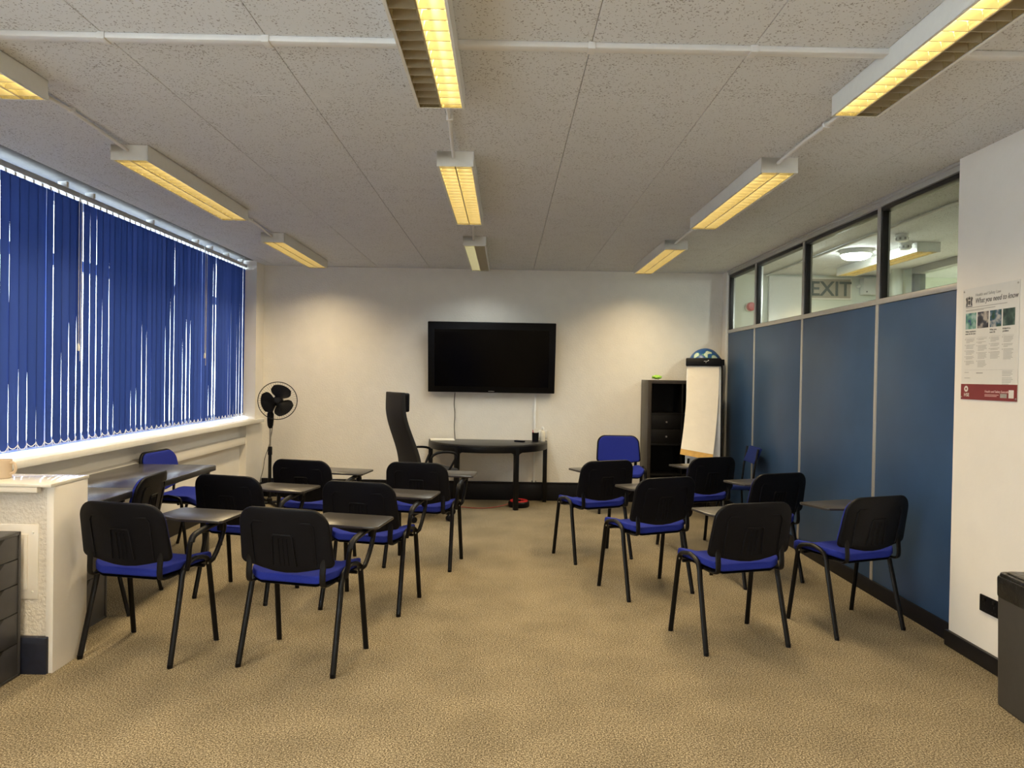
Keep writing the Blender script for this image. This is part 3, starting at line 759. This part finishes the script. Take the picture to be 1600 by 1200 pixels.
TX, TY, TZ, TR = -.195, 8.225, .705, .685
ht = thing('half_round_table', 'dark grey half-round table against the back wall under the television', 'table', (TX, TY, 0))
arc = [(TR*math.cos(math.radians(a)), -TR*math.sin(math.radians(a))) for a in range(0, 181, 6)]
MB().prism([(TR, .02)]+arc+[(-TR, .02)], TZ-.018, TZ).build('table_top', M_TABLE, ht, .003)
arc2 = arc + [(TR*.955*math.cos(math.radians(a)), -TR*.955*math.sin(math.radians(a))) for a in range(180, -1, -6)]
MB().prism(arc2, TZ-.085, TZ-.018).build('apron', M_STEEL, ht, .002)
for a in (4, 61, 119, 176):
    x, y = TR*.965*math.cos(math.radians(a)), -TR*.965*math.sin(math.radians(a))
    k = -1 if a > 90 else 1
    l = MB().box(-.024, .024, -.024, .024, 0, TZ-.02).build('leg', M_STEEL, ht, .006, loc=(x, y, 0)); l.rotation_euler = (0, 0, math.radians(90-a) if 10 < a < 170 else 0)
    if 10 < a < 170:
        for sgn in (-1, 1):
            MB().prism([(0, 0), (sgn*.05, 0), (sgn*.018, -.012), (sgn*.006, -.022), (0, -.05)], -.018, .018, 'y').build('corner_brace', M_STEEL, l, loc=(sgn*.022, 0, TZ-.083))
pp = tag(MB().box(-.135, .135, -.10, .10, 0, .012).build('paper_stack', M_PAPER, bevel=.002, loc=(-.715, 8.09, TZ)), 'white sheets of paper at the left end of the half-round table', 'paper'); pp.rotation_euler = (0, 0, .15)
rc = thing('remote_control', 'black remote control on the half-round table', 'remote control', (.165, 8.0, TZ), .9)
MB().box(-.02, .02, -.065, .065, 0, .018).build('body', M_PLAST, rc, .005)
MB().box(-.012, .012, -.05, .05, .018, .020).build('keypad', M_GREY, rc, .001)
pc = thing('pen_cup', 'black pen cup holding folded notes on the half-round table', 'pen cup', (.345, 8.06, TZ))
MB().lathe([(0, .004), (.034, .004), (.036, .105), (.039, .105), (.037, 0), (0, 0)], n=20).build('cup', M_PLAST, pc)
MB().box(-.018, .026, -.006, .006, .02, .150).build('note', M_PAPER, pc)
MB().tube([(-.020, -.012, .02), (-.030, -.016, .135)], .004, 6).build('pen', M_REDP, pc)
bt = thing('spray_bottle', 'small pale bottle behind the pen cup', 'bottle', (.43, 8.12, TZ))
MB().lathe([(0, 0), (.028, 0), (.030, .01), (.030, .10), (.022, .118), (.013, .125), (.013, .135), (0, .135)], n=20).build('body', M_BOTTLE, bt)
MB().lathe([(.015, .135), (.015, .160), (.010, .165), (0, .165)], n=16).build('cap', M_WHITE, bt)
rl = thing('cable_reel', 'black and red cable reel on the carpet under the table', 'cable reel', (.165, 7.87, 0))
MB().lathe([(.0, .0), (.112, 0), (.118, .012), (.118, .05), (.108, .062), (.05, .062), (.045, .05), (0, .05)], n=32).build('drum', M_PLAST, rl)
MB().lathe([(.060, .060), (.070, .072), (.086, .075), (.098, .070), (.102, .060)], n=32).build('top_ring', M_REDP, rl)
MB().lathe([(.022, .05), (.022, .075), (.016, .08), (0, .08)], n=16).build('hub', M_PLAST, rl)
tag(MB().tube(smooth_path([(.05, 7.86, .03), (-.05, 7.80, .008), (-.2, 7.70, .006), (-.38, 7.71, .006), (-.52, 7.80, .006), (-.60, 8.0, .006)], 3), .005, 6).build('extension_lead', M_REDC), 'red extension lead trailing over the carpet from the reel', 'cable')

# ------------------------------------------------------------------ office chair
oc = thing('office_chair', 'black high-backed swivel chair with headrest beside the half-round table', 'office chair', (-.78, 7.20, 0), math.radians(33-90))
MB().lathe([(.0, .07), (.035, .07), (.035, .10), (.026, .11), (.026, .30), (.018, .30), (.018, .44), (0, .44)], n=16).build('gas_column', M_STEEL, oc)
for k in range(5):
    a = math.radians(72*k+20)
    l = MB().tube([(.02*math.cos(a), .02*math.sin(a), .105), (.30*math.cos(a), .30*math.sin(a), .075)], [.026, .016], 8).build('base_arm', M_PLAST, oc)
    MB().lathe([(.027, -.022), (.03, -.018), (.03, .018), (.027, .022)], (.30*math.cos(a), .30*math.sin(a), .03), 14, 'x').build('caster', M_PLAST, l)
MB().prism(rrect(-.25, .25, -.22, .26, .09), .44, .505).build('seat', M_MESH, oc, .025, 3)
def bk(u, v):
    z = .47+.80*v
    cy = [(-.225, 0), (-.24, .12), (-.27, .3), (-.335, .55), (-.375, .75), (-.378, 1.0)]
    s = min(1, max(0, (v-.05)/.78)); y = -.222-.160*s*s*(3-2*s)
    w = .235-.05*v
    x = (u-.5)*2*w
    return (x, y+.5*x*x, z), (0, 1, 0)
MB().sheet(bk, 10, 24, .045).build('backrest', M_MESH, oc, .008)
MB().sheet(lambda u, v: ((( u-.5)*.34, -.325+.4*((u-.5)*.34)**2, 1.08+.185*v), (0, 1, 0)), 8, 6, .055).build('headrest', M_PLAST, oc, .016, 3)
for s in (-1, 1):
    p = [(s*.25, -.08, .47), (s*.275, -.09, .52), (s*.28, -.12, .64), (s*.28, -.03, .690), (s*.28, .12, .685), (s*.28, .185, .655), (s*.275, .13, .55), (s*.25, .09, .475)]
    MB().tube(smooth_path(p, 2), .013, 8, .010).build('armrest', M_PLAST, oc)

# ------------------------------------------------------------------ pedestal fan
pf = thing('pedestal_fan', 'black pedestal fan in the corner by the window', 'fan', (-2.575, 7.80, 0))
for a in (35, 125): 
    c, s_ = math.cos(math.radians(a)), math.sin(math.radians(a)); MB().tube([(-.27*c, -.27*s_, .018), (.27*c, .27*s_, .018)], .014, 8).build('foot', M_STEEL, pf)
MB().lathe([(.03, .03), (.03, .06), (.018, .07), (.018, .60), (0, .60)], n=14).build('lower_pole', M_STEEL, pf)
MB().lathe([(.024, .54), (.024, .62), (.018, .63), (0, .63)], n=14).build('collar', M_PLAST, pf)
MB().lathe([(.0105, .6), (.0105, .88), (0, .88)], n=12).build('upper_pole', M_CHROME, pf)
MB().lathe([(.016, .83), (.030, .86), (.036, .92), (.036, .985), (.026, 1.01), (0, 1.01)], n=16).build('control_box', M_PLAST, pf)
hd = bpy.data.objects.new('fan_head', None)
def fan(mb, name, ma, par=pf, rot=0):
    o = mb.build(name, ma, par); o.location = (.085, -.03, 1.135)
    o.matrix_basis = Matrix.Translation((.085, -.03, 1.135)) @ Matrix.Rotation(math.radians(14), 4, 'Z') @ Matrix.Rotation(math.radians(-6), 4, 'X') @ Matrix.Rotation(rot, 4, 'Y'); return o
MB().tube(smooth_path([(.0, 0, 1.0), (.01, .02, 1.05), (.045, .05, 1.13)], 2), .022, 10).build('neck', M_PLAST, pf)
fan(MB().lathe([(0, .02), (.05, .03), (.06, .06), (.055, .14), (.035, .17), (0, .175)], n=20, axis='y'), 'motor', M_PLAST)
GR = .205
def circle(r, y, n=40): return [(r*math.cos(2*math.pi*k/n), y, r*math.sin(2*math.pi*k/n)) for k in range(n)]
fan(MB().tube(circle(GR, .0), .0045, 6, closed=True), 'guard_rim', M_STEEL)
g = MB()
for k in range(48):
    a = 2*math.pi*k/48
    for sg in (-1, 1):
        g.tube([(.03*math.cos(a), sg*.055, .03*math.sin(a)), (.15*math.cos(a), sg*.045, .15*math.sin(a)), (GR*math.cos(a), 0, GR*math.sin(a))], .0006, 3)
fan(g, 'guard_wires', M_STEEL)
fan(MB().lathe([(0, -.062), (.030, -.058), (.034, -.05)], n=20, axis='y'), 'guard_badge', M_PLAST)
fan(MB().lathe([(0, -.035), (.025, -.033), (.036, -.02), (.038, .015)], n=20, axis='y'), 'hub', M_PLAST)
for k in range(3):
    def bl(u, v):
        r = .03+.145*u; ca = math.radians(-38+76*v)*(.55+.75*math.sin(math.pi*min(1, u*.62+.20)))*(1 if u < .8 else 1-.9*(u-.8))
        return (r*math.cos(ca*1.12), -.02+.045*(v-.5)*(1-.3*u), r*math.sin(ca*1.12)), (0, 1, 0)
    fan(MB().sheet(bl, 10, 8, .003), 'blade', M_PLAST, rot=math.radians(120*k+50))
tag(MB().tube(smooth_path([(-2.56, 7.83, .86), (-2.575, 7.84, .75), (-2.60, 7.83, .62), (-2.635, 7.80, .50), (-2.645, 7.80, .38), (-2.68, 7.80, .26), (-2.72, 7.82, .02)], 3), .0035, 6).build('cable', M_CABLE), 'black fan cable hanging down in the corner', 'cable')

# ------------------------------------------------------------------ bookcase, flipchart and ball
bx = thing('bookcase', 'black cube bookcase with two small drawers behind the flipchart', 'bookcase', (1.577, 7.85, 0))
BW, BD, BH = .77, .40, 1.43
MB().box(0, .040, 0, BD, 0, BH).build('side_panel', M_BOOKS, bx, .002)
MB().box(BW-.040, BW, 0, BD, 0, BH).build('side_panel', M_BOOKS, bx, .002)
MB().box(.04, BW-.04, 0, BD, BH-.040, BH).build('top_panel', M_BOOKS, bx, .002)
MB().box(.04, BW-.04, 0, BD, 0, .04).build('bottom_panel', M_BOOK, bx, .002)
MB().box(.376, .394, .002, BD-.01, .04, BH-.04).build('divider', M_BOOK, bx, .001)
for k in (1, 2, 3):
    z = .04+k*.3375
    for a, b in ((.04, .376), (.394, BW-.04)): MB().box(a, b, .002, BD-.01, z-.009, z+.009).build('shelf', M_BOOK, bx, .001)
MB().box(.04, BW-.04, BD-.01, BD, .04, BH-.04).build('back_panel', M_BOOK, bx)
for z0, z1 in ((.888, 1.046), (.727, .884)):
    d = MB().box(.043, .373, .004, .022, z0, z1).build('drawer', M_BOOK, bx, .002)
    MB().lathe([(.004, .004), (.004, -.008), (.010, -.014), (.010, -.020), (0, -.022)], (.208, 0, (z0+z1)/2), 14, 'y').build('knob', M_CHROME, d)
gl = MB()
def crumple(u, v):
    a, b = 2*math.pi*u, math.pi*v
    r = .036*(1+.35*math.sin(5*a+3*b)*math.sin(4*b))
    return (1.4*r*math.sin(b)*math.cos(a), r*math.sin(b)*math.sin(a), .024+.5*r*math.cos(b)*(1+.3*math.sin(3*a))), (0, 0, 1)
gl.sheet(crumple, 18, 9, .0012)
tag(gl.build('cloth', M_LIME, loc=(1.70, 7.98, BH+.008)), 'crumpled lime green cloth on top of the bookcase', 'cloth')
ball = tag(MB().lathe([(.185*math.sin(math.pi*k/24), -.185*math.cos(math.pi*k/24)) for k in range(25)], n=40).build('ball', M_FLOW, loc=(2.26, 8.055, BH+.185)), 'blue ball printed with pale flowers behind the flipchart', 'ball')
ball.rotation_euler = (.3, .6, 1.2)

fc = thing('flipchart', 'flipchart easel with blank paper flipped over its whiteboard', 'flipchart', (2.06, 7.33, 0), math.radians(-14))
LE = math.radians(8)
def fp(mb, name, ma, par=fc, bev=0.0, seg=2):
    o = mb.build(name, ma, par, bev, seg); o.rotation_euler = (-LE, 0, 0); return o
# lean backwards: local board plane rotated about x
fp(MB().box(-.185, .170, -.012, .012, .55, 1.63), 'whiteboard', M_BOARD, bev=.004)
fp(MB().box(.168, .186, -.016, .022, .53, 1.66), 'edge_frame', M_STEEL, bev=.003)
fp(MB().box(-.195, .186, -.012, .014, .53, .552), 'bottom_frame', M_STEEL, bev=.003)
cbar = fp(MB().box(-.195, .172, -.045, .018, 1.60, 1.685), 'clamp_bar', M_PLAST, bev=.012, seg=3)
fp(MB().tube([(.180, -.014, 1.612), (.180, -.014, 1.672)], .022, 12), 'clamp_end', M_PLAST)
MB().box(-.01, .03, -.0465, -.045, 1.647, 1.651).box(.030, .040, -.0465, -.045, 1.652, 1.662).box(.008, .014, -.0465, -.045, 1.632, 1.640).build('emblem', M_CHAIN, cbar)
def pad(u, v):
    z = 1.61-.90*u; x = -.175+.325*v
    y = -.022-.10*u*u*u-.05*max(0, u-.3)*(1-v)
    return (x-.055*u*u, y, z-.045*v*u), (0, -1, 0)
fp(MB().sheet(pad, 18, 8, .004), 'paper', M_PAPER)
def strip(u, v):
    p, n = pad(1+u*.065, v); return (p[0], p[1]+.005, p[2]), n
fp(MB().sheet(strip, 2, 8, .010), 'backing_strip', M_PAPERB)
for x in (-.15, .15): MB().tube([(x, .0, .62), (x*1.25, -.12, 0)], .012, 8).build('leg', M_STEEL, fc)
MB().tube([(.02, .20, 1.30), (.02, .42, 0)], .012, 8).build('leg', M_STEEL, fc)

# ------------------------------------------------------------------ right foreground: poster, socket, bin
po = thing('safety_poster', 'health and safety law poster with four pictures and a maroon footer', 'poster', (2.477, 3.625, 1.365), -math.pi/2)
# local frame: x runs to the right along the wall, y points into the wall
PW, PH = .425, .592
MB().box(-PW/2, PW/2, -.003, 0, 0, PH).build('card', M_POSTER, po)
ft = MB().box(-PW/2, PW/2, -.0036, -.0028, 0, .082).build('footer_band', M_RED, po)
RX = (math.pi/2, 0, 0)
text_mesh('heading', 'Health and Safety Law', .0215, M_INKL, po, (-.110, -.0038, .545), RX)
text_mesh('title', 'What you need to know', .0395, M_INK, po, (-.112, -.0038, .508), RX, shear=.25, scale=(.80, 1, 1))
text_mesh('footer_name', 'Health and Safety Executive', .0165, M_PINKINK, po, (-.02, -.0042, .040), RX)
text_mesh('footer_initials', 'HSE', .026, M_POSTER, po, (-.185, -.0042, .016), RX)
MB().lathe([(.016, 0), (.016, -.0005), (0, -.0005)], (-.168, -.0038, .056), 20, 'y').build('footer_emblem', M_POSTER, po)
MB().lathe([(.006, 0), (.006, -.0005), (0, -.0005)], (-.168, -.0044, .056), 14, 'y').build('emblem_centre', M_RED, po)
MB().box(.155, .190, -.0042, -.0036, .015, .055).build('footer_stamp', M_POSTER, po)
MB().box(.095, .142, -.0042, -.0036, .015, .036).build('footer_label', M_INKL, po)
MB().box(-.02, .085, -.0042, -.0036, .027, .030).box(-.02, .07, -.0042, -.0036, .020, .023).build('footer_print', M_PINKINK, po)
cr = MB()    # crest: shield between two supporters under a crown
cr.prism([(-.168, .528), (-.152, .528), (-.152, .512), (-.160, .502), (-.168, .512)], -.0042, -.0032, 'y')
for s in (-1, 1):
    cr.prism([(-.160+s*.012, .502), (-.160+s*.026, .500), (-.160+s*.022, .520), (-.160+s*.028, .540), (-.160+s*.018, .548), (-.160+s*.012, .534)], -.0042, -.0032, 'y')
cr.prism([(-.168, .533), (-.152, .533), (-.149, .548), (-.156, .542), (-.160, .552), (-.164, .542), (-.171, .548)], -.0042, -.0032, 'y')
cr.box(-.186, -.134, -.0042, -.0032, .494, .499)
cr.build('crest', M_INK, po)
pics = [((.02, .05, .18), (.10, .28, .22), (.35, .50, .50)), ((.02, .02, .03), (.05, .06, .09), (.45, .40, .36)), ((.02, .07, .04), (.03, .10, .18), (.45, .45, .45)), ((.02, .05, .05), (.05, .10, .09), (.16, .22, .20))]
for k, c in enumerate(pics):
    x = -.185+k*.0955
    MB().box(x, x+.084, -.0040, -.0030, .375, .460).build('picture', mat_picture('poster_picture_%d' % k, c, 3.1*k), po)
hd_ = ('What employers\nmust do for you', '', 'What you\nmust do', "If there's a\nproblem")
for k, tx in enumerate(hd_):
    if tx: text_mesh('subheading', tx, .0125, M_INK, po, (-.185+k*.0955, -.0038, .358), RX)
bt_ = MB(); rnd = random.Random(3)
def lines(x, w, z, n, dz=.0075, h=.0024):
    for i in range(n):
        ww = w*(rnd.uniform(.8, 1) if i < n-1 else rnd.uniform(.4, .8)); bt_.box(x, x+ww, -.0038, -.0030, z-i*dz-h, z-i*dz)
    return z-n*dz
lines(-.185, .37, .490, 2, .012, .003); lines(-.185, .26, .4725, 1)
for k, paras in enumerate(((4, 4, 4, 3, 4), (2, 2, 5, 6, 6), (4, 3, 2, 6), (5, 3, 9))):
    z = .322
    bt_.box(-.185+k*.0955, -.105+k*.0955, -.0038, -.0030, .328, .3288)
    for n_ in paras:
        x = -.185+k*.0955; bt_.box(x-.002, x+.002, -.0038, -.0030, z-.004, z)
        z = lines(x+.008, .070, z, n_, .0062, .0020)-.006
bt_.box(-.185, .185, -.0038, -.0030, .156, .1568)
lines(-.185, .08, .145, 1); lines(-.185, .07, .115, 1); lines(-.09, .12, .143, 1, h=.005)
lines(.105, .075, .150, 4); lines(.105, .075, .116, 5)
bt_.build('small_print', M_INKL, po)
for x, z in ((-PW/2+.008, .012), (PW/2-.008, .012), (-PW/2+.010, PH-.014), (PW/2-.010, PH-.014)):
    MB().lathe([(.005, 0), (.005, -.002), (0, -.003)], (x, -.003, z), 10, 'y').build('pin', M_CHROME, po)
sk = thing('wall_socket', 'black double socket low on the white wall behind the bin', 'socket', (2.478, 3.565, .322), -math.pi/2)
MB().box(-.075, .075, -.010, 0, -.043, .043).build('plate', M_PLAST, sk, .004)
for x in (-.035, .035):
    MB().box(x-.010, x+.010, -.014, -.009, .016, .034).build('switch', M_STEEL, sk, .002)
    MB().box(x-.003, x+.003, -.0105, -.0095, -.004, .008).box(x-.014, x-.008, -.0105, -.0095, -.028, -.022).box(x+.008, x+.014, -.0105, -.0095, -.028, -.022).build('pin_hole', M_SLOT, sk)

bn = thing('waste_bin', 'tall grey bin with a black liner folded over its rim', 'bin', (2.335, 3.03, 0), math.radians(-4))
def taper(x, y, z0, z1, s0, s1, r, ma, name, bev):
    mb = MB(); a = rrect(-x, x, -y, y, r, 4); n = len(a)
    for z, s in ((z0, s0), (z1, s1)): mb.v += [(p*s, q*s, z) for p, q in a]
    mb.f.append(tuple(range(n))[::-1]); mb.f.append(tuple(range(n, 2*n)))
    for i in range(n): mb.f.append((i, (i+1) % n, n+(i+1) % n, n+i))
    return mb.build(name, ma, bn, bev)
taper(.105, .165, 0, .53, .94, 1.0, .03, M_BIN, 'body', .008)
taper(.110, .170, .485, .585, .985, 1.0, .035, M_LINER, 'liner_fold', .012)
taper(.104, .163, .575, .600, 1.0, .97, .03, M_LINER, 'lid', .008)
taper(.085, .14, .600, .606, 1.0, .98, .03, M_LINER, 'lid_flap', .004)
taper(.098, .155, -.0, .03, 1.0, 1.0, .03, M_SLOT, 'foot_ring', .004)
